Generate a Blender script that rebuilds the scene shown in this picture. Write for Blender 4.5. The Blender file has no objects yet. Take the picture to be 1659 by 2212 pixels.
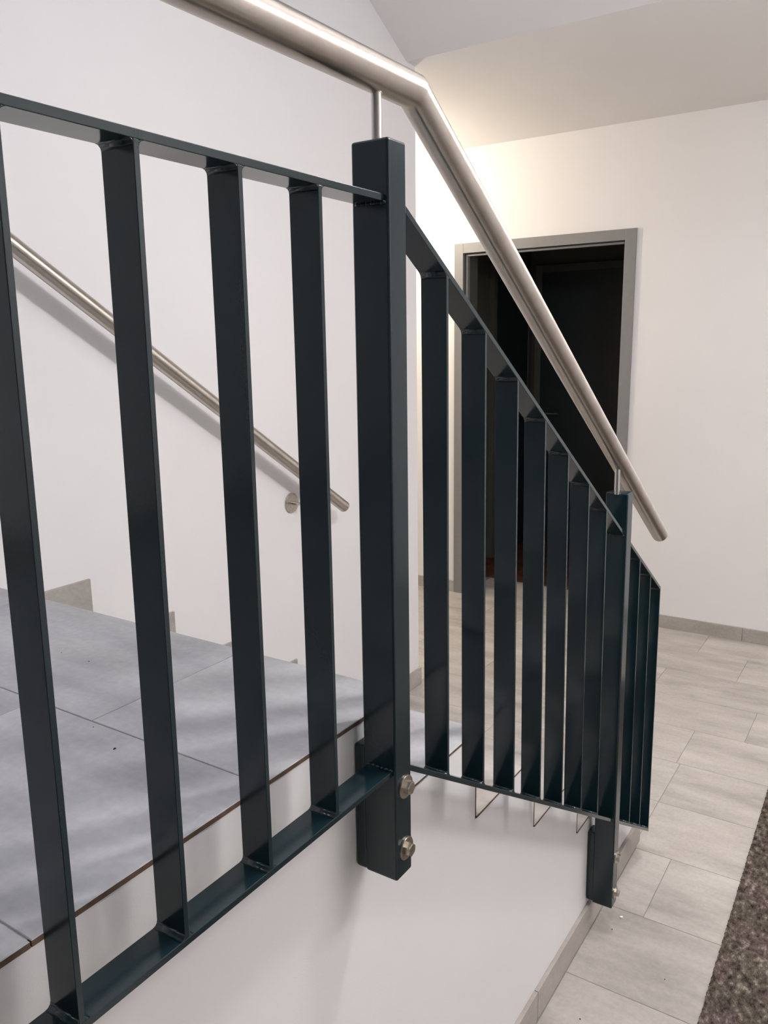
import bpy, bmesh, math, random
import numpy as np
from mathutils import Matrix, Vector

random.seed(7)
rng = np.random.default_rng(7)
scene = bpy.context.scene
COL = scene.collection

# ------------------------------------------------------------------ camera
yaw, pitch, roll, F_PX = 0.58241659, 0.20309056, 0.01481449, 1746.695
CAM = Vector((-0.96640, -0.60980, 0.51044))
fw = Vector((math.cos(yaw) * math.cos(pitch), math.sin(yaw) * math.cos(pitch), -math.sin(pitch)))
rt = Vector((math.sin(yaw), -math.cos(yaw), 0.0))
dn = fw.cross(rt)
rt, dn = math.cos(roll) * rt + math.sin(roll) * dn, -math.sin(roll) * rt + math.cos(roll) * dn
cd = bpy.data.cameras.new('camera')
cam = bpy.data.objects.new('camera', cd)
COL.objects.link(cam)
cam.matrix_world = Matrix(((rt.x, -dn.x, -fw.x, CAM.x), (rt.y, -dn.y, -fw.y, CAM.y), (rt.z, -dn.z, -fw.z, CAM.z), (0, 0, 0, 1)))
cd.sensor_fit = 'VERTICAL'
cd.sensor_height = 24.0
cd.lens = 24.0 * F_PX / 2212.0
cd.clip_start = 0.02
scene.camera = cam

# ------------------------------------------------------------------ world, exposure
w = bpy.data.worlds.new('world'); scene.world = w
w.use_nodes = True
w.node_tree.nodes['Background'].inputs[0].default_value = (0.02, 0.022, 0.028, 1)
w.node_tree.nodes['Background'].inputs[1].default_value = 1.0
vs = scene.view_settings
vs.view_transform = 'Standard'; vs.look = 'None'; vs.gamma = 1.0; vs.use_curve_mapping = False
vs.exposure = 0.0
LAMP_MAIN, LAMP_HALL, LAMP_UPPER, FILL_ENTRY, FILL_FAR, FILL_REAR = 275.0, 140.0, 80.0, 15.5, 14.0, 8.0     # radiance of the shades; entry, far and rear are added fill lights

# ------------------------------------------------------------------ measures (metres)
R_ = 0.17312; G_ = 0.2818; OX = -0.0279
ZF = -6 * R_                     # hall floor; the landing is z = 0
W = 1.2073                       # wall behind the stairs
D = 3.427                        # wall with the doorway
ZC = 1.604                       # hall ceiling
XB, YR, YL = -4.4, -2.4, 3.2     # rear wall, right wall, left end of the hall
RIS = [None, -0.010] + [OX + k * G_ for k in range(1, 6)]    # RIS[1] .. RIS[6]
NOSE = [0.0] + [OX + k * G_ + 0.008 for k in range(1, 6)]
T_TILE = 0.007

# ------------------------------------------------------------------ materials
def new_mat(name):
    m = bpy.data.materials.new(name); m.use_nodes = True
    nt = m.node_tree
    return m, nt, nt.nodes['Principled BSDF']

def node(nt, t, **kw):
    n = nt.nodes.new(t)
    for k, v in kw.items(): setattr(n, k, v)
    return n

def plaster(name, col, bump=0.12):
    m, nt, b = new_mat(name)
    tc = node(nt, 'ShaderNodeTexCoord')
    n1 = node(nt, 'ShaderNodeTexNoise'); n1.inputs['Scale'].default_value = 420; n1.inputs['Detail'].default_value = 3
    n2 = node(nt, 'ShaderNodeTexNoise'); n2.inputs['Scale'].default_value = 2.2; n2.inputs['Detail'].default_value = 3
    nt.links.new(tc.outputs['Object'], n1.inputs['Vector']); nt.links.new(tc.outputs['Object'], n2.inputs['Vector'])
    rp = node(nt, 'ShaderNodeValToRGB')
    rp.color_ramp.elements[0].position = 0.3; rp.color_ramp.elements[1].position = 0.7
    rp.color_ramp.elements[0].color = (*[c * 0.975 for c in col], 1); rp.color_ramp.elements[1].color = (*col, 1)
    nt.links.new(n2.outputs['Fac'], rp.inputs['Fac']); nt.links.new(rp.outputs['Color'], b.inputs['Base Color'])
    bp = node(nt, 'ShaderNodeBump'); bp.inputs['Strength'].default_value = bump; bp.inputs['Distance'].default_value = 0.001
    nt.links.new(n1.outputs['Fac'], bp.inputs['Height']); nt.links.new(bp.outputs['Normal'], b.inputs['Normal'])
    b.inputs['Roughness'].default_value = 0.85; b.inputs['Specular IOR Level'].default_value = 0.25
    return m

def tile_mat(name, dark, mid, light, rough=0.5, stretch=(9, 2.2, 9)):
    """concrete-look porcelain with cloudy streaks along the long side; each tile takes its own patch"""
    m, nt, b = new_mat(name)
    tc = node(nt, 'ShaderNodeTexCoord'); oi = node(nt, 'ShaderNodeObjectInfo')
    mul = node(nt, 'ShaderNodeVectorMath', operation='SCALE'); mul.inputs[3].default_value = 37.0
    cmb = node(nt, 'ShaderNodeCombineXYZ')
    for i in range(3): nt.links.new(oi.outputs['Random'], cmb.inputs[i])
    nt.links.new(cmb.outputs[0], mul.inputs[0])
    add = node(nt, 'ShaderNodeVectorMath', operation='ADD')
    nt.links.new(tc.outputs['Object'], add.inputs[0]); nt.links.new(mul.outputs[0], add.inputs[1])
    mp = node(nt, 'ShaderNodeMapping'); mp.inputs['Scale'].default_value = stretch
    nt.links.new(add.outputs[0], mp.inputs['Vector'])
    n1 = node(nt, 'ShaderNodeTexNoise'); n1.inputs['Scale'].default_value = 1.0; n1.inputs['Detail'].default_value = 5; n1.inputs['Roughness'].default_value = 0.62
    nt.links.new(mp.outputs[0], n1.inputs['Vector'])
    n2 = node(nt, 'ShaderNodeTexNoise'); n2.inputs['Scale'].default_value = 90; n2.inputs['Detail'].default_value = 4
    nt.links.new(add.outputs[0], n2.inputs['Vector'])
    rp = node(nt, 'ShaderNodeValToRGB')
    e = rp.color_ramp.elements
    e[0].position = 0.30; e[0].color = (*dark, 1); e[1].position = 0.72; e[1].color = (*light, 1)
    k = e.new(0.5); k.color = (*mid, 1)
    nt.links.new(n1.outputs['Fac'], rp.inputs['Fac'])
    mx = node(nt, 'ShaderNodeMix', data_type='RGBA', blend_type='OVERLAY'); mx.inputs[0].default_value = 0.16
    nt.links.new(rp.outputs['Color'], mx.inputs[6]); nt.links.new(n2.outputs['Fac'], mx.inputs[7])
    hv = node(nt, 'ShaderNodeHueSaturation')
    mr = node(nt, 'ShaderNodeMapRange'); mr.inputs[3].default_value = 0.93; mr.inputs[4].default_value = 1.05
    nt.links.new(oi.outputs['Random'], mr.inputs[0]); nt.links.new(mr.outputs[0], hv.inputs['Value'])
    nt.links.new(mx.outputs[2], hv.inputs['Color']); nt.links.new(hv.outputs[0], b.inputs['Base Color'])
    bp = node(nt, 'ShaderNodeBump'); bp.inputs['Strength'].default_value = 0.06; bp.inputs['Distance'].default_value = 0.001
    nt.links.new(n2.outputs['Fac'], bp.inputs['Height']); nt.links.new(bp.outputs['Normal'], b.inputs['Normal'])
    b.inputs['Roughness'].default_value = rough
    return m

def plain(name, col, rough=0.5, metal=0.0, noise=0.0, nscale=40, spec=0.5):
    m, nt, b = new_mat(name)
    b.inputs['Base Color'].default_value = (*col, 1); b.inputs['Roughness'].default_value = rough
    b.inputs['Metallic'].default_value = metal; b.inputs['Specular IOR Level'].default_value = spec
    if noise:
        tc = node(nt, 'ShaderNodeTexCoord'); n = node(nt, 'ShaderNodeTexNoise'); n.inputs['Scale'].default_value = nscale; n.inputs['Detail'].default_value = 4
        nt.links.new(tc.outputs['Object'], n.inputs['Vector'])
        rp = node(nt, 'ShaderNodeValToRGB')
        rp.color_ramp.elements[0].position = 0.3; rp.color_ramp.elements[1].position = 0.7
        rp.color_ramp.elements[0].color = (*[c * (1 - noise) for c in col], 1); rp.color_ramp.elements[1].color = (*[min(1, c * (1 + noise)) for c in col], 1)
        nt.links.new(n.outputs['Fac'], rp.inputs['Fac']); nt.links.new(rp.outputs['Color'], b.inputs['Base Color'])
    return m

def paint_mat():
    m, nt, b = new_mat('dark_green_paint')
    tc = node(nt, 'ShaderNodeTexCoord'); n = node(nt, 'ShaderNodeTexNoise'); n.inputs['Scale'].default_value = 260; n.inputs['Detail'].default_value = 2
    nt.links.new(tc.outputs['Object'], n.inputs['Vector'])
    bp = node(nt, 'ShaderNodeBump'); bp.inputs['Strength'].default_value = 0.035; bp.inputs['Distance'].default_value = 0.001
    nt.links.new(n.outputs['Fac'], bp.inputs['Height']); nt.links.new(bp.outputs['Normal'], b.inputs['Normal'])
    b.inputs['Base Color'].default_value = (0.0066, 0.0195, 0.0245, 1)
    b.inputs['Roughness'].default_value = 0.16; b.inputs['Specular IOR Level'].default_value = 0.5
    return m

def steel_mat(name, col, axis_scale, rough=0.27, aniso=0.0):
    """brushed stainless: fine grain drawn out along the tube"""
    m, nt, b = new_mat(name)
    tc = node(nt, 'ShaderNodeTexCoord'); mp = node(nt, 'ShaderNodeMapping'); mp.inputs['Scale'].default_value = axis_scale
    nt.links.new(tc.outputs['Object'], mp.inputs['Vector'])
    n = node(nt, 'ShaderNodeTexNoise'); n.inputs['Scale'].default_value = 1.0; n.inputs['Detail'].default_value = 4
    nt.links.new(mp.outputs[0], n.inputs['Vector'])
    mr = node(nt, 'ShaderNodeMapRange'); mr.inputs[3].default_value = rough - 0.03; mr.inputs[4].default_value = rough + 0.04
    nt.links.new(n.outputs['Fac'], mr.inputs[0]); nt.links.new(mr.outputs[0], b.inputs['Roughness'])
    rp = node(nt, 'ShaderNodeValToRGB')
    rp.color_ramp.elements[0].position = 0.35; rp.color_ramp.elements[1].position = 0.65
    rp.color_ramp.elements[0].color = (*[c * 0.9 for c in col], 1); rp.color_ramp.elements[1].color = (*col, 1)
    nt.links.new(n.outputs['Fac'], rp.inputs['Fac']); nt.links.new(rp.outputs['Color'], b.inputs['Base Color'])
    b.inputs['Metallic'].default_value = 1.0
    if aniso:                                   # ground around the tube: reflections smear along it
        b.inputs['Anisotropic'].default_value = aniso
        tg = node(nt, 'ShaderNodeTangent', direction_type='UV_MAP', uv_map='UVMap')
        nt.links.new(tg.outputs['Tangent'], b.inputs['Tangent'])
    return m

def glow(name, col, strength):
    m, nt, b = new_mat(name)
    b.inputs['Base Color'].default_value = (0.8, 0.8, 0.8, 1)
    b.inputs['Emission Color'].default_value = (*col, 1); b.inputs['Emission Strength'].default_value = strength
    return m

def mat_carpet():
    m, nt, b = new_mat('mottled_carpet')
    tc = node(nt, 'ShaderNodeTexCoord'); mp = node(nt, 'ShaderNodeMapping'); mp.inputs['Scale'].default_value = (1.0, 1.5, 1.0)
    nt.links.new(tc.outputs['Object'], mp.inputs['Vector'])
    n = node(nt, 'ShaderNodeTexNoise'); n.inputs['Scale'].default_value = 44; n.inputs['Detail'].default_value = 4; n.inputs['Roughness'].default_value = 0.68
    nt.links.new(mp.outputs[0], n.inputs['Vector'])
    rp = node(nt, 'ShaderNodeValToRGB'); e = rp.color_ramp.elements
    e[0].position = 0.33; e[0].color = (0.022, 0.018, 0.018, 1); e[1].position = 0.70; e[1].color = (0.33, 0.28, 0.26, 1)
    for p, c in ((0.44, (0.078, 0.062, 0.057)), (0.56, (0.132, 0.108, 0.098))): k = e.new(p); k.color = (*c, 1)
    nt.links.new(n.outputs['Fac'], rp.inputs['Fac'])
    n2 = node(nt, 'ShaderNodeTexNoise'); n2.inputs['Scale'].default_value = 9; nt.links.new(tc.outputs['Object'], n2.inputs['Vector'])
    rp2 = node(nt, 'ShaderNodeValToRGB'); rp2.color_ramp.elements[0].position = 0.35; rp2.color_ramp.elements[1].position = 0.7
    rp2.color_ramp.elements[0].color = (1.05, 0.98, 0.98, 1); rp2.color_ramp.elements[1].color = (0.86, 0.95, 0.76, 1)
    nt.links.new(n2.outputs['Fac'], rp2.inputs['Fac'])
    mx = node(nt, 'ShaderNodeMix', data_type='RGBA', blend_type='MULTIPLY'); mx.inputs[0].default_value = 1.0
    nt.links.new(rp.outputs['Color'], mx.inputs[6]); nt.links.new(rp2.outputs['Color'], mx.inputs[7])
    nt.links.new(mx.outputs[2], b.inputs['Base Color']); b.inputs['Roughness'].default_value = 0.95; b.inputs['Specular IOR Level'].default_value = 0.1
    return m

M = {
    'white': plaster('white_plaster', (0.80, 0.785, 0.78)),
    'ceil': plaster('white_ceiling_paint', (0.78, 0.765, 0.755), 0.05),
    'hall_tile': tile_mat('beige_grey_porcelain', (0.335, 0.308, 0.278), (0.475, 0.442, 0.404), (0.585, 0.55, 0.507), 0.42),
    'cool_lit_tile': tile_mat('cool_lit_porcelain', (0.325, 0.32, 0.332), (0.43, 0.425, 0.433), (0.54, 0.535, 0.54), 0.50),  # same tile as the hall, with cooler, dimmer light put into its colour
    'skirt': tile_mat('grey_skirting_porcelain', (0.34, 0.312, 0.282), (0.395, 0.366, 0.335), (0.45, 0.418, 0.385), 0.45),
    'body': plain('brown_tile_body', (0.115, 0.072, 0.048), 0.9, noise=0.35, nscale=60),
    'grout': plain('grey_grout', (0.27, 0.25, 0.23), 0.95, noise=0.15, nscale=200),
    'paint': paint_mat(),
    'tube': steel_mat('brushed_stainless_tube', (0.53, 0.485, 0.435), (40, 40, 40), 0.30, 0.88),
    'tube2': steel_mat('brushed_stainless_rod', (0.62, 0.59, 0.56), (200, 200, 6), 0.2),
    'bolt': plain('stainless_bolt', (0.50, 0.46, 0.40), 0.3, 1.0, 0.2, 120),
    'frame': plain('grey_frame_paint', (0.215, 0.213, 0.215), 0.45, noise=0.03),
    'seal': plain('dark_rubber_seal', (0.02, 0.02, 0.02), 0.7),
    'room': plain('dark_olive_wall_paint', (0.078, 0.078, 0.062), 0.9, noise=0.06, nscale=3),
    'room_pale': plain('taupe_casing_paint', (0.115, 0.112, 0.095), 0.8, noise=0.05),
    'navy': plain('blue_black_door_paint', (0.014, 0.021, 0.024), 0.5, noise=0.1),
    'wood': plain('brown_parquet', (0.10, 0.042, 0.018), 0.45, noise=0.45, nscale=14),
    'carpet': mat_carpet(),
    'crumb': plain('dark_crumb', (0.02, 0.014, 0.012), 0.9, noise=0.2),
    'fleck': plain('white_paint_chip', (0.85, 0.84, 0.82), 0.7, noise=0.05),
    'lampbase': plain('white_lamp_metal', (0.75, 0.75, 0.75), 0.4, noise=0.02),
    'glow_main': glow('opal_glass_neutral', (1.0, 0.972, 1.0), LAMP_MAIN),
    'glow_hall': glow('opal_glass_warm', (1.0, 0.87, 0.70), LAMP_HALL),
    'fill_entry': glow('fill_panel_glow', (1.0, 0.965, 0.97), FILL_ENTRY),
    'fill_far': glow('fill_glow_far', (1.0, 0.955, 0.94), FILL_FAR),
    'fill_rear': glow('fill_glow_rear', (0.98, 0.97, 1.0), FILL_REAR),
    'glow_upper': glow('opal_glass_cool', (0.66, 0.80, 1.0), LAMP_UPPER),
}

# ------------------------------------------------------------------ helpers
def obj(name, mesh, mats, parent=None, loc=(0, 0, 0)):
    o = bpy.data.objects.new(name, mesh)
    COL.objects.link(o); o.location = loc
    if mesh is not None and mats:
        if len(mesh.materials) == 0:
            for k in (mats if isinstance(mats, (list, tuple)) else [mats]): mesh.materials.append(M[k])
    if parent is not None: o.parent = parent
    return o

def tag(o, label, cat, group=None, kind=None):
    if label: o['label'] = label
    if cat: o['category'] = cat
    if group: o['group'] = group
    if kind: o['kind'] = kind
    return o

def empty(name, loc=(0, 0, 0)):
    o = bpy.data.objects.new(name, None); COL.objects.link(o); o.location = loc
    o.empty_display_size = 0.05
    return o

def mesh_of(name, bm, smooth=False):
    me = bpy.data.meshes.new(name); bm.normal_update(); bm.to_mesh(me); bm.free()
    if smooth:
        for p in me.polygons: p.use_smooth = True
    return me

def add_box(bm, lo, hi):
    vs_ = [bm.verts.new((x, y, z)) for x in (lo[0], hi[0]) for y in (lo[1], hi[1]) for z in (lo[2], hi[2])]
    for f in ((0, 1, 3, 2), (4, 6, 7, 5), (0, 4, 5, 1), (2, 3, 7, 6), (0, 2, 6, 4), (1, 5, 7, 3)):
        bm.faces.new([vs_[i] for i in f])
    return vs_

def box_mesh(name, lo, hi, bev=0.0, seg=2):
    bm = bmesh.new(); add_box(bm, lo, hi)
    if bev: bmesh.ops.bevel(bm, geom=bm.edges[:], offset=bev, segments=seg, profile=0.5, affect='EDGES')
    return mesh_of(name, bm)

def boxes_mesh(name, lst):
    bm = bmesh.new()
    for lo, hi in lst: add_box(bm, lo, hi)
    return mesh_of(name, bm)

def prism(name, pts, axis, a, b, bev=0.0):
    """polygon pts (2-D) extruded along axis 'y' (pts are x,z) or 'x' (pts are y,z)"""
    bm = bmesh.new()
    def v(p, t): return (p[0], t, p[1]) if axis == 'y' else (t, p[0], p[1])
    A = [bm.verts.new(v(p, a)) for p in pts]; B = [bm.verts.new(v(p, b)) for p in pts]
    bm.faces.new(A); bm.faces.new(B[::-1])
    n = len(pts)
    for i in range(n): bm.faces.new([A[i], B[i], B[(i + 1) % n], A[(i + 1) % n]])
    bmesh.ops.recalc_face_normals(bm, faces=bm.faces[:])
    if bev: bmesh.ops.bevel(bm, geom=bm.edges[:], offset=bev, segments=2, profile=0.5, affect='EDGES')
    return mesh_of(name, bm)

def shade_smooth(me, angle=40):
    for p in me.polygons: p.use_smooth = True
    me.set_sharp_from_angle(angle=math.radians(angle))
    return me

_tiles = {}
def tile_mesh(sx, sy, sz, bev=0.0009):
    """slab with its top at z = 0, centred in x and y; its sides show the fired body"""
    key = (round(sx, 4), round(sy, 4), round(sz, 4))
    if key in _tiles: return _tiles[key]
    bm = bmesh.new(); add_box(bm, (-sx / 2, -sy / 2, -sz), (sx / 2, sy / 2, 0))
    top = [e for e in bm.edges if all(abs(v.co.z) < 1e-7 for v in e.verts)]
    bmesh.ops.bevel(bm, geom=top, offset=bev, segments=1, affect='EDGES')
    bm.normal_update()
    for f in bm.faces: f.material_index = 0 if f.normal.z > 0.3 else 1
    _tiles[key] = mesh_of('tile', bm)
    return _tiles[key]

def lay(name, x0, x1, y0, y1, ztop, mats, parent, th=T_TILE, gap=0.0008):
    if x1 - x0 < 0.012 or y1 - y0 < 0.012: return None
    me = tile_mesh(x1 - x0 - 2 * gap, y1 - y0 - 2 * gap, th)
    first = len(me.materials) == 0
    o = obj(name, me, mats, parent, ((x0 + x1) / 2, (y0 + y1) / 2, ztop))
    if not first and me.materials[0] is not M[mats[0]]:      # same size, other tile material
        o.material_slots[0].link = 'OBJECT'; o.material_slots[0].material = M[mats[0]]
    return o

def tube_path(pts, rad, n=40, cap=True, extra=0.006):
    """round tube along straight runs with mitred corners"""
    P = [Vector(p) for p in pts]
    bm = bmesh.new(); rings = []; uvl = bm.loops.layers.uv.new('UVMap'); dist = []
    def frame(t):
        s = Vector((0, 1, 0)) if abs(t.y) < 0.9 else Vector((1, 0, 0))
        s = (s - t * s.dot(t)).normalized(); return s, t.cross(s).normalized()
    def ring(c, t, nrm):
        s, u = frame(t); vsn = []
        for i in range(n):
            a = 2 * math.pi * i / n
            q = c + rad * (math.cos(a) * s + math.sin(a) * u)
            q = q - t * ((q - c).dot(nrm) / t.dot(nrm))
            vsn.append(bm.verts.new(q))
        return vsn
    for i, p in enumerate(P):
        tin = (p - P[i - 1]).normalized() if i > 0 else None
        tout = (P[i + 1] - p).normalized() if i < len(P) - 1 else None
        if tin is None: rings.append(ring(p, tout, tout))
        elif tout is None: rings.append(ring(p, tin, tin))
        else:
            nb = (tin + tout).normalized()
            e = extra
            rings.append(ring(p - tin * e, tin, nb)); rings.append(ring(p, tin, nb)); rings.append(ring(p + tout * e, tout, nb))
    u = 0.0
    for A, B in zip(rings[:-1], rings[1:]):
        u2 = u + sum(((b.co - a.co).length for a, b in zip(A, B))) / n
        for i in range(n):
            f = bm.faces.new([A[i], A[(i + 1) % n], B[(i + 1) % n], B[i]])
            for lp, (uu, vv) in zip(f.loops, ((u, i / n), (u, (i + 1) / n), (u2, (i + 1) / n), (u2, i / n))): lp[uvl].uv = (uu, vv)
        u = u2
    if cap:
        bm.faces.new(rings[0][::-1]); bm.faces.new(rings[-1])
    bmesh.ops.recalc_face_normals(bm, faces=bm.faces[:])
    return shade_smooth(mesh_of('tube', bm), 50)

def cyl(a, b, rad, n=24, bev=0.0):
    bm = bmesh.new()
    a, b = Vector(a), Vector(b); d = b - a
    bmesh.ops.create_cone(bm, cap_ends=True, segments=n, radius1=rad, radius2=rad, depth=d.length)
    if bev:
        ed = [e for e in bm.edges if abs(e.verts[0].co.z - e.verts[1].co.z) < 1e-6]
        bmesh.ops.bevel(bm, geom=ed, offset=bev, segments=2, affect='EDGES')
    q = Vector((0, 0, 1)).rotation_difference(d.normalized()).to_matrix().to_4x4()
    bmesh.ops.transform(bm, matrix=Matrix.Translation((a + b) / 2) @ q, verts=bm.verts[:])
    return shade_smooth(mesh_of('round_bar', bm), 45)

# ------------------------------------------------------------------ the shell of the stair hall
fl = tag(obj('floor', boxes_mesh('floor', [((XB, YR, ZF - 0.12), (D + 0.42, YL, ZF - 0.0012))]), 'grout'),
         'grey grouted screed under the beige hall tiles', 'floor', kind='structure')
X0T, DP = 0.7437, 0.30145
row_off = {0: 0.10, 1: -0.118, 2: 0.25, 3: 0.13, 4: 0.014, 5: 0.431, 6: 0.280, 7: -0.035, 8: 0.20}
def hall_tiles():
    for k in range(-18, 9):
        xa, xb = X0T + DP * k, min(X0T + DP * (k + 1), D - 0.002)
        xa = max(xa, XB)
        if xb <= XB: continue
        off = row_off.get(k, (0.37 * k) % 0.6)
        j = [off + 0.6029 * i for i in range(-6, 8)]
        for y0, y1 in zip(j[:-1], j[1:]):
            if xb > 2.07: spans = [(xa, xb, YR, YL)]
            elif xb > 1.39: spans = [(max(xa, 1.392), xb, 0.0, W), (xa, xb, YR, 0.0)]
            else: spans = [(xa, xb, YR, -0.0105)]
            for sa, sb, lo, hi in spans:
                a, b = max(y0, lo), min(y1, hi)
                if b - a < 0.02: continue
                if b < -0.55 and sa > 0.1 and sb < 2.7: continue       # wholly under the mat
                if b < -1.25 or sb < -1.3: continue
                lay('tile', sa, sb, a, b, ZF, ['hall_tile', 'body'], fl)
    # strip of tile running into the doorway
    lay('tile', D, D + 0.40, 0.76, 1.20, ZF, ['hall_tile', 'body'], fl)
    lay('tile', D, D + 0.40, 1.20, 1.69, ZF, ['hall_tile', 'body'], fl)
hall_tiles()

# doorway wall
tag(obj('wall_door', boxes_mesh('wall_door', [((D, YR, ZF - 0.05), (D + 0.16, 0.722, ZC + 0.1)), ((D, 1.722, ZF - 0.05), (D + 0.16, YL, ZC + 0.1)),
                                              ((D, 0.722, 1.055), (D + 0.16, 1.722, ZC + 0.1))]), 'white'),
    'white wall with the grey framed doorway in the lower hall', 'wall', kind='structure')
# wall behind the flight
tag(obj('wall_stairs', boxes_mesh('wall_stairs', [((XB, W, ZF - 0.05), (2.066, W + 0.20, 3.25))]), 'white'),
    'white wall beside the stairs carrying the stainless handrail', 'wall', kind='structure')
tag(obj('wall_right', boxes_mesh('wall_right', [((XB, YR - 0.15, ZF - 0.05), (D + 0.16, YR, ZC + 0.1))]), 'white'), 'plain white wall across the hall from the stairs', 'wall', kind='structure')
tag(obj('wall_rear', boxes_mesh('wall_rear', [((XB - 0.15, YR - 0.15, ZF - 0.05), (XB, W + 0.2, 3.25))]), 'white'), 'plain white wall at the back of the landing', 'wall', kind='structure')
tag(obj('wall_left', boxes_mesh('wall_left', [((1.3, YL, ZF - 0.05), (D + 0.16, YL + 0.15, ZC + 0.1)), ((1.3, W + 0.2, ZF - 0.05), (1.4, YL, ZC + 0.1))]), 'white'),
    'white walls of the hall recess behind the stairs', 'wall', kind='structure')
tag(obj('ceiling', boxes_mesh('ceiling', [((2.0, YR, ZC), (D, YL, ZC + 0.2)), ((1.3, W + 0.2, ZC), (2.0, YL, ZC + 0.2)), ((XB, YR, ZC), (2.0, -0.10, ZC + 0.2))]), 'ceil'),
    'flat off-white ceiling over the lower hall', 'ceiling', kind='structure')
SL = 0.55
zt = lambda x: ZC + SL * (2.0 - x)
tag(obj('ceiling_slope', prism('ceiling_slope', [(2.0, ZC), (-0.5, zt(-0.5)), (XB, zt(-0.5)), (XB, zt(-0.5) + 0.2), (-0.5, zt(-0.5) + 0.2), (2.0, ZC + 0.2)], 'y', -0.10, W), 'ceil'),
    'sloping white soffit of the upper flight above the stairs', 'ceiling', kind='structure')
tag(obj('wall_soffit', prism('wall_soffit', [(2.0, ZC + 0.001), (XB, ZC + 0.001), (XB, zt(-0.5) + 0.1), (-0.5, zt(-0.5) + 0.1)], 'y', -0.20, -0.10), 'white'),
    'white cheek wall closing the side of the sloping soffit', 'wall', kind='structure')

# ------------------------------------------------------------------ staircase with landing
zb = lambda k: -k * R_ - (T_TILE if k == 0 else 0.0052) - 0.0006
prof = [(XB, ZF - 0.03), (XB, zb(0))]
for k in range(0, 6):
    xr = RIS[k + 1] - 0.0035
    prof += [(xr, zb(k)), (xr, zb(k + 1) if k < 5 else ZF - 0.03)]
stair = tag(obj('staircase', prism('staircase', prof, 'y', 0.0, W), 'white'),
            'white plastered flight of tiled steps below a tiled landing', 'stairs', kind='structure')
ST = ['cool_lit_tile', 'body']
obj('grout', boxes_mesh('grout', [((XB, 0.004, -0.0068), (-0.006, W - 0.001, -0.0012))]), 'grout', stair)
# landing: rows run across, 30 x 60 cm slabs
xs = [0.0, -0.314] + [-0.620 - 0.304 * i for i in range(12)] + [XB]
offs = [0.318, 0.446, 0.215] + [0.05 + (0.23 * i) % 0.5 for i in range(1, 12)]
for i in range(len(xs) - 1):
    j = [-0.002] + [offs[i] + 0.604 * q for q in range(3) if offs[i] + 0.604 * q < W - 0.03] + [W - 0.001]
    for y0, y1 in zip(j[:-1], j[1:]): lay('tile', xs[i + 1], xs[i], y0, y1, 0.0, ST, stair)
for k in range(1, 6):
    xa, xb = RIS[k] + 0.0005, NOSE[k]
    for y0, y1 in ((-0.002, 0.602), (0.602, W - 0.001)):
        lay('tile', xa, xb, y0, y1, -k * R_, ST if k == 1 else ['hall_tile', 'body'], stair, 0.0052)  # first tread takes the cool-lit copy, lower treads the plain hall tile
for k in range(1, 7):      # riser slabs
    z0, z1 = -k * R_ + 0.0005, -(k - 1) * R_ - (T_TILE if k == 1 else 0.0052) - 0.0004
    for y0, y1 in ((-0.0005, 0.601), (0.603, W - 0.001)):
        me = box_mesh('riser', (RIS[k] - 0.0032, y0, z0), (RIS[k], y1, z1))
        me.materials.append(M['cool_lit_tile']); me.materials.append(M['body'])
        for p in me.polygons: p.material_index = 0 if p.normal.x > 0.5 else 1
        obj('riser', me, None, stair)

# ------------------------------------------------------------------ skirtings
def skirt_root(name, label):
    o = empty(name); tag(o, label, 'skirting', kind='structure'); return o
sk = skirt_root('baseboard_stairs', 'grey tile skirting stepping down the wall beside the stairs')
HS, WV, TS = 0.082, 0.09, 0.009
def skirt_poly(pts):
    obj('skirting_tile', prism('skirting_tile', pts, 'y', W - TS, W - 0.0002, 0.0008), 'skirt', sk)
skirt_poly([(RIS[1] + 0.002, 0.0), (RIS[1] + 0.002, -R_), (RIS[1] + WV, -R_), (RIS[1] + WV, HS), (-0.45, HS), (-0.45, 0.0)])
for i in range(6): skirt_poly([(-0.452 - 0.6 * i, 0.0), (-0.452 - 0.6 * i, HS), (-1.05 - 0.6 * i, HS), (-1.05 - 0.6 * i, 0.0)])
for k in range(1, 6):
    z0, z1 = -k * R_, -(k + 1) * R_
    skirt_poly([(RIS[k] + WV + 0.002, z0), (RIS[k + 1] + 0.009, z0), (RIS[k + 1] + 0.009, z1), (RIS[k + 1] + WV, z1), (RIS[k + 1] + WV, z0 + HS), (RIS[k] + WV + 0.002, z0 + HS)])
skirt_poly([(RIS[6] + WV + 0.002, ZF), (2.078, ZF), (2.078, ZF + HS), (RIS[6] + WV + 0.002, ZF + HS)])
sk2 = skirt_root('baseboard_landing', 'grey tile skirting along the foot of the white landing side')
HS2 = 0.0785
for a, b in ((XB + 0.002, -2.443), (-2.441, -1.843), (-1.841, -1.241), (-1.239, -0.639), (-0.637, -0.037), (-0.035, 0.5626), (0.5646, 1.1646), (1.1666, 1.392)):
    obj('skirting_tile', box_mesh('skirting_tile', (a, -0.0098, ZF), (b, -0.0002, ZF + HS2), 0.0008), 'skirt', sk2)
sk3 = skirt_root('baseboard_door', 'grey tile skirting along the foot of the doorway wall')
for a, b in ((-1.76, -1.161), (-1.159, -0.561), (-0.559, 0.039), (0.041, 0.641), (0.643, 0.689), (1.754, 2.31), (2.312, 2.91), (2.912, 3.19)):
    obj('skirting_tile', box_mesh('skirting_tile', (D - 0.009, a, ZF), (D - 0.0002, b, ZF + 0.072), 0.0008), 'skirt', sk3)

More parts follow.
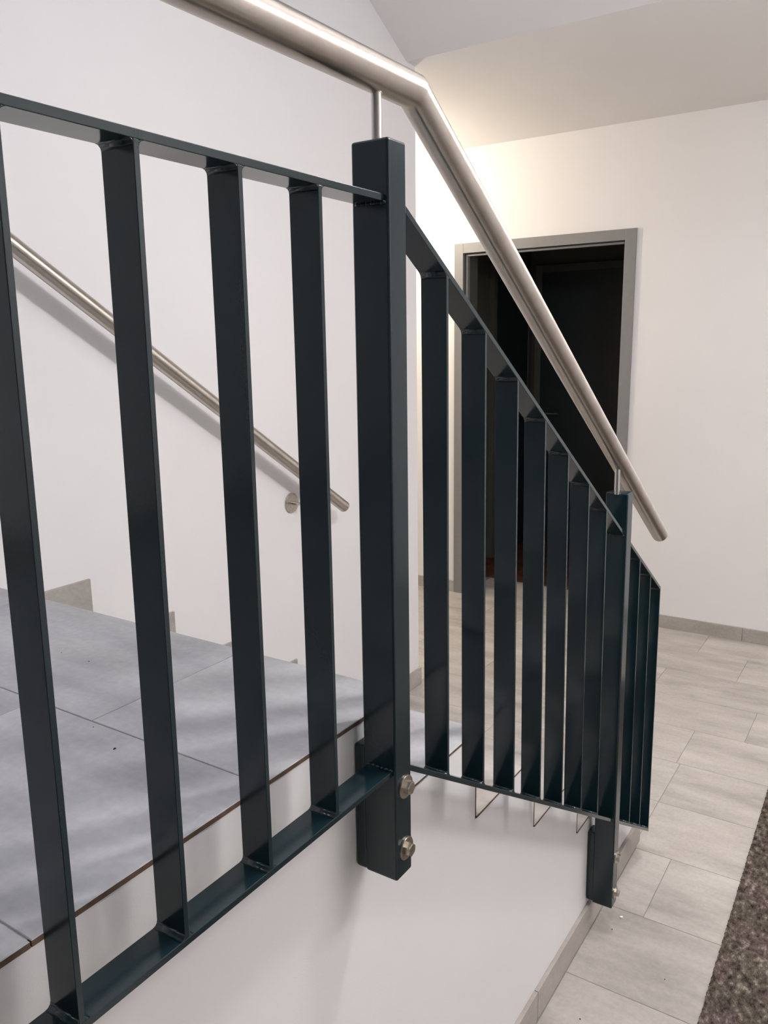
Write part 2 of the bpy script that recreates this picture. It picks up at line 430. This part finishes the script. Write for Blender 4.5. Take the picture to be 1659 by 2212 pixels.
# ------------------------------------------------------------------ doorway: steel frame and the unlit room behind
door = tag(empty('door_1', (D, 1.22, ZF)), 'grey steel door frame around the dark open doorway', 'door frame', kind='structure')
def dpart(name, lo, hi, mat='frame', bev=0.0015):
    o = obj(name, box_mesh(name, lo, hi, bev), mat, door); o.location = -Vector(door.location); return o
yo0, yo1, zo = 0.689, 1.7525, 1.086
yi0, yi1, zi = 0.7475, 1.6955, 1.030
dpart('jamb', (D - 0.014, yi1, ZF), (D + 0.02, yo1, zo)); dpart('jamb', (D - 0.014, yo0, ZF), (D + 0.02, yi0, zo))
dpart('head', (D - 0.014, yi0, zi), (D + 0.02, yi1, zo))
dpart('jamb_lining', (D + 0.012, 1.678, ZF), (D + 0.042, 1.722, 1.05)); dpart('jamb_lining', (D + 0.012, 0.722, ZF), (D + 0.042, 0.757, 1.05))
dpart('head_lining', (D + 0.012, 0.757, 1.0145), (D + 0.042, 1.678, 1.05))
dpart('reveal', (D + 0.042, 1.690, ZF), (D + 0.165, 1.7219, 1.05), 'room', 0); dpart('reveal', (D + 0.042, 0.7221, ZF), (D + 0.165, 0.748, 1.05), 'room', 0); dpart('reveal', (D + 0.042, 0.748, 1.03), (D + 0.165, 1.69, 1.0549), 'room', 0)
dpart('seal_strip', (D + 0.0085, yi1 - 0.005, ZF), (D + 0.0125, yi1 + 0.001, zi), 'seal', 0); dpart('seal_strip', (D + 0.0085, yi0 + 0.001, zi - 0.005), (D + 0.0125, yi1 - 0.005, zi + 0.001), 'seal', 0)

XR, YW = 5.0, 1.95
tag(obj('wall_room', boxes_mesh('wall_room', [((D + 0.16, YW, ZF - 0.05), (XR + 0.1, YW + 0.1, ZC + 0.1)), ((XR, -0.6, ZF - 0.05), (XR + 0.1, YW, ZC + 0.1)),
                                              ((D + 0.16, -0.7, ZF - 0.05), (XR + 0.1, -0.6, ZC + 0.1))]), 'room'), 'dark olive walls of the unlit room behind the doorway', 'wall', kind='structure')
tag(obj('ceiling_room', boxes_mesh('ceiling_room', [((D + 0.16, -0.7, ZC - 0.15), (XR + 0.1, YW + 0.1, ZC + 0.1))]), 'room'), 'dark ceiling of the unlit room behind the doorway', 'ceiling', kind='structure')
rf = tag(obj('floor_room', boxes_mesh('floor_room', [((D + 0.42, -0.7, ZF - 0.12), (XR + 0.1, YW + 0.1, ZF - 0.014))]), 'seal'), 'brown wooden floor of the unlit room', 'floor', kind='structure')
y = -0.6
while y < YW - 0.02:
    y2 = min(y + 0.128, YW)
    cut = D + 0.42 + 0.25 + 0.9 * random.random()
    for a, b in ((D + 0.402, cut), (cut + 0.001, XR)):
        obj('plank', box_mesh('plank', (a, y + 0.0008, ZF - 0.014), (b, y2 - 0.0008, ZF - 0.001), 0.001, 1), 'wood', rf)
    y = y2
def room_door(name, label, lo, hi, axis):
    r = tag(empty(name), label, 'door', kind='structure')
    x0, y0, z0 = lo; x1, y1, z1 = hi
    obj('leaf', box_mesh('leaf', lo, hi, 0.002), 'navy', r)
    t = 0.05
    if axis == 'y':
        for a, b in ((y0 - t, y0), (y1, y1 + t)): obj('casing', box_mesh('casing', (x0 - 0.01, a, z0), (x1, b, z1 + t), 0.002), 'room_pale', r)
        obj('casing', box_mesh('casing', (x0 - 0.01, y0, z1), (x1, y1, z1 + t), 0.002), 'room', r)
        obj('handle', cyl((x0 - 0.045, y1 - 0.17, -0.02), (x0 - 0.045, y1 - 0.05, -0.02), 0.009), 'bolt', r)
    else:
        for a, b in ((x0 - t, x0), (x1, x1 + t)): obj('casing', box_mesh('casing', (a, y0 - 0.01, z0), (b, y1, z1 + t), 0.002), 'room', r)
        obj('casing', box_mesh('casing', (x0, y0 - 0.01, z1), (x1, y1, z1 + t), 0.002), 'room', r)
        obj('handle', cyl((x1 - 0.17, y0 - 0.045, -0.02), (x1 - 0.05, y0 - 0.045, -0.02), 0.009), 'bolt', r)
room_door('door_2', 'blue-black door in the back wall of the unlit room', (XR - 0.03, 0.92, ZF), (XR - 0.0005, 1.84, 1.03), 'y')
room_door('door_3', 'blue-black door in the side wall of the unlit room', (4.34, YW - 0.03, ZF), (4.90, YW - 0.0005, 1.00), 'x')

# ------------------------------------------------------------------ the green steel railing
RX, RY = 'stair_railing', -0.0443
rail = tag(empty(RX, (-0.108, RY, -0.22)), 'dark green steel bar railing with a stainless tube handrail on landing and stairs', 'railing')
RLOC = Vector(rail.location)
def rpart(name, me, mat, parent=None, label=None):
    o = obj(name, me, mat, parent or rail)
    if parent is None: o.location = -RLOC
    if label: o['label'] = label
    return o
YA, YB_ = RY - 0.020, RY + 0.020            # bars and flats are 40 mm deep
TB, TR = 0.006, 0.008                       # bar and flat thickness
Z_T, Z_B = 0.684, -0.0545                   # tops of the level flats
SR = 0.6255
t_top = lambda x: 0.6748 - SR * (x + 0.0762)        # top face of the sloping upper flat
t_bot = lambda x: -0.0699 - SR * (x + 0.0748)
VT = TR * math.sqrt(1 + SR * SR)
X_END = 1.252
P1, P2 = (-0.128, -0.128), (0.8818, 0.9060)  # post, near edge: at its head and at its foot
PW = 0.040
def quad_prism(p, ya, yb, bev=0.0007): return prism('flat_bar', p, 'y', ya, yb, bev)

# flats
rpart('top_rail', quad_prism([(-1.09, Z_T - TR), (P1[0] + 0.003, Z_T - TR), (P1[0] + 0.003, Z_T), (-1.09, Z_T)], YA, YB_), 'paint')
rpart('bottom_rail', quad_prism([(-1.09, Z_B - TR), (P1[1] + 0.003, Z_B - TR), (P1[1] + 0.003, Z_B), (-1.09, Z_B)], YA, YB_), 'paint')
def slope_rail(name, fn, x0, x1):
    rpart(name, quad_prism([(x0, fn(x0) - VT), (x1, fn(x1) - VT), (x1, fn(x1)), (x0, fn(x0))], YA, YB_), 'paint')
slope_rail('top_rail', t_top, P1[0] + PW - 0.003, P2[0] + 0.004)
slope_rail('top_rail', t_top, P2[0] + 0.034, X_END)
slope_rail('bottom_rail', t_bot, P1[1] + PW - 0.003, P2[1] + 0.002)
slope_rail('bottom_rail', t_bot, P2[1] + 0.032, X_END + 0.018)

def fillet(bm, x, z, sx, sz, r, slope=0.0):
    """concave weld fillet in the corner at (x, z); sx, sz point into the open side"""
    pts = [(x, z)]
    for i in range(4):
        a = math.pi / 2 * i / 3
        px = x + sx * r * (1 - math.sin(a)); pz = z + sz * r * (1 - math.cos(a))
        pts.append((px, pz - slope * (px - x) * 1.0))
    A = [bm.verts.new((p[0], YA + 0.0004, p[1])) for p in pts]; B = [bm.verts.new((p[0], YB_ - 0.0004, p[1])) for p in pts]
    bm.faces.new(A); bm.faces.new(B[::-1])
    for i in range(len(pts)): bm.faces.new([A[i], B[i], B[(i + 1) % len(pts)], A[(i + 1) % len(pts)]])

def baluster(xt, xb, ztop, zbot, sl=0.0):
    """flat bar standing across the rail; xt, xb = its far edge at head and foot"""
    zt1, zt0 = ztop(xt), ztop(xt - TB); zb1, zb0 = zbot(xb), zbot(xb - TB)
    b = rpart('baluster', quad_prism([(xb - TB, zb0), (xb, zb1), (xt, zt1), (xt - TB, zt0)], YA, YB_, 0.0006), 'paint')
    r = 0.0058
    for args in ((xt - TB, zt0, -1, -1), (xt, zt1, 1, -1), (xb - TB, zb0, -1, 1), (xb, zb1, 1, 1)):
        bm = bmesh.new(); fillet(bm, *args, r, sl)
        bmesh.ops.recalc_face_normals(bm, faces=bm.faces[:])
        obj('weld_seam', mesh_of('weld_seam', bm, True), 'paint', b)

lvt = lambda x: Z_T - TR
lvb = lambda x: Z_B
for xt, xb in ((-0.2475, -0.248), (-0.3686, -0.3710), (-0.4890, -0.4955), (-0.6095, -0.6160), (-0.7305, -0.737), (-0.8515, -0.858), (-0.9725, -0.979)):
    baluster(xt, xb, lvt, lvb)
st_ = lambda x: t_top(x) - VT
for xt, sh in ((0.0286, 0.005), (0.1474, 0.009), (0.2669, 0.014), (0.3890, 0.020), (0.5075, 0.024), (0.6320, 0.024), (0.7525, 0.024), (1.0360, 0.024), (1.1450, 0.022), (X_END, 0.018)):
    baluster(xt, xt + sh, st_, t_bot, SR)

# posts
YPF, YPB = -0.0706, -0.0175
def post(xt, xb, ztop, zbot, zs_top, zs_bot, bolts, so_top):
    p = rpart('post', prism('post', [(xb, zbot), (xb + PW, zbot), (xt + PW, ztop), (xt, ztop)], 'y', YPF, YPB, 0.0035), 'paint')
    shade_smooth(p.data, 60)
    wn = p.modifiers.new('weighted_normals', 'WEIGHTED_NORMAL'); wn.weight = 100
    def xat(z): return xt + (xb - xt) * (ztop - z) / (ztop - zbot)
    s = prism('spacer', [(xat(zs_bot) + 0.001, zs_bot), (xat(zs_bot) + PW - 0.001, zs_bot), (xat(zs_top) + PW - 0.001, zs_top), (xat(zs_top) + 0.001, zs_top)], 'y', YPB - 0.003, -0.0003, 0.004)
    so_ = obj('spacer', shade_smooth(s, 60), 'paint', p)
    wn = so_.modifiers.new('weighted_normals', 'WEIGHTED_NORMAL'); wn.weight = 100
    for zz in bolts:
        c = xat(zz) + PW * 0.58
        wsh = obj('washer', cyl((c, YPF + 0.0005, zz), (c, YPF - 0.0025, zz), 0.0165, 36, 0.0006), 'bolt', p)
        bm = bmesh.new()
        bmesh.ops.create_cone(bm, cap_ends=True, segments=6, radius1=0.0096, radius2=0.0096, depth=0.0085)
        bmesh.ops.bevel(bm, geom=[e for e in bm.edges if e.verts[0].co.z > 0 and e.verts[1].co.z > 0], offset=0.0009, segments=2, affect='EDGES')
        bmesh.ops.transform(bm, matrix=Matrix.Translation((c, YPF - 0.0025 - 0.0042, zz)) @ Matrix.Rotation(math.radians(90), 4, 'X') @ Matrix.Rotation(math.radians(12 + 40 * (zz == bolts[1])), 4, 'Z'), verts=bm.verts[:])
        obj('hex_bolt', mesh_of('hex_bolt', bm), 'bolt', p)
    # weld bead where the flats meet the post
    return p, xat
WELD = []
def bead(parent, x, z, n=5, r=0.0032):
    bm = bmesh.new()
    for i in range(n + 1):
        yy = YA + 0.002 + (YB_ - YA - 0.004) * i / n
        bmesh.ops.create_icosphere(bm, subdivisions=1, radius=r * (0.85 + 0.3 * random.random()), matrix=Matrix.Translation((x, yy, z)) @ Matrix.Diagonal((0.9, 1.5, 0.9, 1)))
    obj('weld_bead', mesh_of('weld_bead', bm, True), 'paint', parent)
post1, _ = post(P1[0], P1[1], 0.7465, -0.2210, -0.0300, -0.2205, (-0.0855, -0.1803), 0.80)
post2, _ = post(P2[0], P2[1], 0.1655, -0.9430, -0.7370, -0.9400, (-0.8015, -0.9063), 0.22)
post3, _ = post(-1.128, -1.128, 0.7465, -0.2210, -0.0300, -0.2205, (-0.0855, -0.1803), 0.80)
bead(post1, P1[0], Z_T - TR - 0.001); bead(post1, P1[0], Z_B + 0.001)
bead(post2, P2[0] - 0.001, t_top(P2[0]) - VT); bead(post2, P2[1] - 0.006, t_bot(P2[1]) + 0.001)

# stainless handrail tube on its rods
RH = 0.0212
BX, BZ = -0.0290, 0.8205
SH = 0.635
HEND = 1.290
hz = lambda x: BZ - SH * (x - BX)
bm_h = tube_path([(-1.30, RY, BZ), (BX, RY, BZ), (HEND, RY, hz(HEND))], RH, 56)
rpart('handrail', bm_h, 'tube', None, 'brushed stainless steel handrail tube')
for px, pz, hzv in ((-0.1115, 0.744, BZ - RH + 0.004), (0.8815, 0.163, hz(0.8785) - RH * 1.15 + 0.003), (-1.108, 0.744, BZ - RH + 0.004)):
    s_ = rpart('handrail_rod', cyl((px, RY, pz), (px - (0.003 if px > 0 else 0), RY, hzv), 0.0062, 24), 'tube2', None, 'slim stainless rod carrying the handrail')
    obj('weld_collar', cyl((px, RY, hzv - 0.0045), (px, RY, hzv - 0.001), 0.0072, 24, 0.001), 'tube2', s_)

# ------------------------------------------------------------------ handrail on the wall
YH = W - 0.075
wz = lambda x: 0.7441 - 0.6587 * (x - 0.1713)
wh = tag(empty('wall_handrail', (1.197, W, -0.033)), 'brushed stainless tube handrail on wall brackets beside the stairs', 'handrail')
WL = Vector(wh.location)
o = obj('tube', tube_path([(-0.16, YH, wz(-0.16)), (1.412, YH, wz(1.412))], RH, 48), 'tube', wh); o.location = -WL
for bx in (1.197, -0.02):
    bz = wz(bx)
    pts = [(bx, W - 0.004, bz - 0.098), (bx, YH + 0.030, bz - 0.098), (bx, YH + 0.012, bz - 0.092), (bx, YH + 0.003, bz - 0.080), (bx, YH, bz - 0.062), (bx, YH, bz - 0.018)]
    a = obj('bracket', tube_path(pts, 0.0060, 20), 'tube2', wh); a.location = -WL
    obj('rosette', cyl((bx, W - 0.0003, bz - 0.098), (bx, W - 0.0055, bz - 0.098), 0.0355, 48, 0.001), 'bolt', a)
    obj('saddle', box_mesh('saddle', (bx - 0.022, YH - 0.008, bz - 0.026), (bx + 0.022, YH + 0.008, bz - 0.0235), 0.0008), 'tube2', a)

# ------------------------------------------------------------------ entrance mat
def make_mat():
    nx, ny = 470, 150
    L, Wd = 2.35, 0.95
    xsn = np.linspace(0, L, nx); ysn = -np.linspace(0, 1, ny) ** 1.35 * Wd
    h = rng.random((nx, ny))
    sm = h.copy()
    for ax in (0, 1): sm = (sm + np.roll(sm, 1, ax) + np.roll(sm, -1, ax)) / 3
    h = 0.55 * h + 0.45 * (sm - 0.5) * 3 + 0.2
    zz = 0.0035 + 0.0042 * np.clip(h, 0, 1.3)
    ed = np.zeros(ny); jit = (rng.random(nx) - 0.5) * 0.004
    Xg = xsn[:, None] + (rng.random((nx, ny)) - 0.5) * 0.002; Yg = np.broadcast_to(ysn[None, :], (nx, ny)).copy(); Yg[:, 0] += jit
    zz[:, 0] = 0.0005; zz[:, -1] = 0.0005; zz[0] = 0.0005; zz[-1] = 0.0005
    co = np.stack([Xg, Yg, zz], -1).reshape(-1, 3)
    i = np.arange(nx - 1)[:, None] * ny + np.arange(ny - 1)[None, :]
    q = np.stack([i, i + 1, i + ny + 1, i + ny], -1).reshape(-1, 4)[:, ::-1]
    me = bpy.data.meshes.new('entrance_mat'); me.from_pydata(co.tolist(), [], q.tolist()); me.update()
    for p in me.polygons: p.use_smooth = False
    o = obj('entrance_mat', me, 'carpet')
    o.location = (0.25, -0.3355, ZF); o.rotation_euler = (0, 0, math.atan2(0.0222, 1.1745))
    tag(o, 'brown mottled coarse entrance mat on the beige hall tiles', 'mat')
make_mat()

# ------------------------------------------------------------------ crumbs and flecks
def crumb(name, loc, s, mat, label, group=None):
    bm = bmesh.new(); bmesh.ops.create_icosphere(bm, subdivisions=1, radius=1.0)
    for v in bm.verts: v.co *= 0.75 + 0.5 * random.random()
    bmesh.ops.transform(bm, matrix=Matrix.Rotation(random.random() * 3, 4, 'Z') @ Matrix.Diagonal((s, s * 0.6, s * 0.35, 1)), verts=bm.verts[:])
    zmin = min(v.co.z for v in bm.verts)
    bmesh.ops.translate(bm, vec=(0, 0, -zmin), verts=bm.verts[:])
    tag(obj(name, mesh_of(name, bm), mat, None, loc), label, 'debris', group)
crumb('crumb', (-0.3505, 0.2218, 0), 0.0026, 'crumb', 'larger dark crumb on the second row of landing tiles')
for c, t in (((-0.1747, 0.5069), 'tiny dark crumb on the front landing tile, the nearer of two to the railing'), ((-0.1737, 0.5818), 'tiny dark crumb on the front landing tile, the nearer of two to the wall'),
             ((-0.3253, 0.298), 'tiny dark crumb beside the joint between two rows of landing tiles')):
    crumb('crumb', (*c, 0), 0.0013, 'crumb', t, 'tiny crumbs on the landing')
crumb('crumb', (0.621, -0.0919, ZF), 0.0030, 'crumb', 'dark crumb on the hall floor near the skirting below the landing')
for c, t in (((0.9521, -0.0613), 'tiny dark crumb beside the white paint chip on the hall floor'), ((2.5515, -0.0445), 'tiny dark crumb on the hall tiles between railing and doorway wall'),
             ((2.2437, -0.1847), 'tiny dark crumb on the hall tiles level with the end of the stair wall'), ((0.8492, -0.2266), 'tiny dark crumb on a hall tile close to the entrance mat')):
    crumb('crumb', (*c, ZF), 0.0024, 'crumb', t, 'tiny crumbs on the hall floor')
crumb('paint_chip', (1.0116, -0.068, ZF), 0.0060, 'fleck', 'small white paint chip on the hall floor below the railing foot')

# ------------------------------------------------------------------ lamps and added fill lights
def lamp(loc, rad, mat, label, stem=0.0):
    r = tag(empty('ceiling_lamp', loc), label, 'lamp')
    obj('base', cyl((0, 0, 0), (0, 0, -0.025), rad * 0.75, 40, 0.003), 'lampbase', r)
    bm = bmesh.new(); bmesh.ops.create_uvsphere(bm, u_segments=32, v_segments=20, radius=rad)
    bmesh.ops.transform(bm, matrix=Matrix.Translation((0, 0, -0.02 - stem - rad * 0.85)), verts=bm.verts[:])
    obj('shade', mesh_of('shade', bm, True), mat, r)
    if stem: obj('stem', cyl((0, 0, -0.02), (0, 0, -0.03 - stem), 0.008), 'lampbase', r)
lamp((0.56, -0.48, ZC), 0.060, 'glow_main', 'small opal globe pendant lamp hanging beside the stair railing', 0.32)
lamp((2.72, 2.15, ZC), 0.085, 'glow_hall', 'warm opal globe pendant lamp in the hall recess beside the doorway', 0.22)
lamp((-1.20, 0.65, zt(-0.5)), 0.085, 'glow_upper', 'cool opal globe lamp high above the landing')
def fill_panel(loc, sx, sy, mat, label):
    r = tag(empty('fill_panel', loc), label, 'lamp')
    t = 0.02
    obj('diffuser', box_mesh('diffuser', (-sx / 2 + t, -sy / 2 + t, -0.016), (sx / 2 - t, sy / 2 - t, -0.002)), mat, r)
    for lo, hi in (((-sx / 2, -sy / 2, -0.02), (sx / 2, -sy / 2 + t, 0)), ((-sx / 2, sy / 2 - t, -0.02), (sx / 2, sy / 2, 0)),
                   ((-sx / 2, -sy / 2 + t, -0.02), (-sx / 2 + t, sy / 2 - t, 0)), ((sx / 2 - t, -sy / 2 + t, -0.02), (sx / 2, sy / 2 - t, 0))):
        obj('frame', box_mesh('frame', lo, hi, 0.001), 'lampbase', r)
fill_panel((1.2, -1.60, ZC), 1.5, 0.6, 'fill_entry', 'added fill light panel with a white frame on the ceiling above the entrance mat')  # unseen panel added as soft fill for the stair side wall and floor
lamp((2.30, -1.10, ZC), 0.13, 'fill_far', 'added fill light globe on the flat ceiling by the doorway wall')  # unseen globe added to brighten the doorway end of the hall
lamp((-0.85, -0.50, ZC), 0.13, 'fill_rear', 'added fill light globe on the flat ceiling beside the landing')  # unseen globe added as weak fill over the landing side
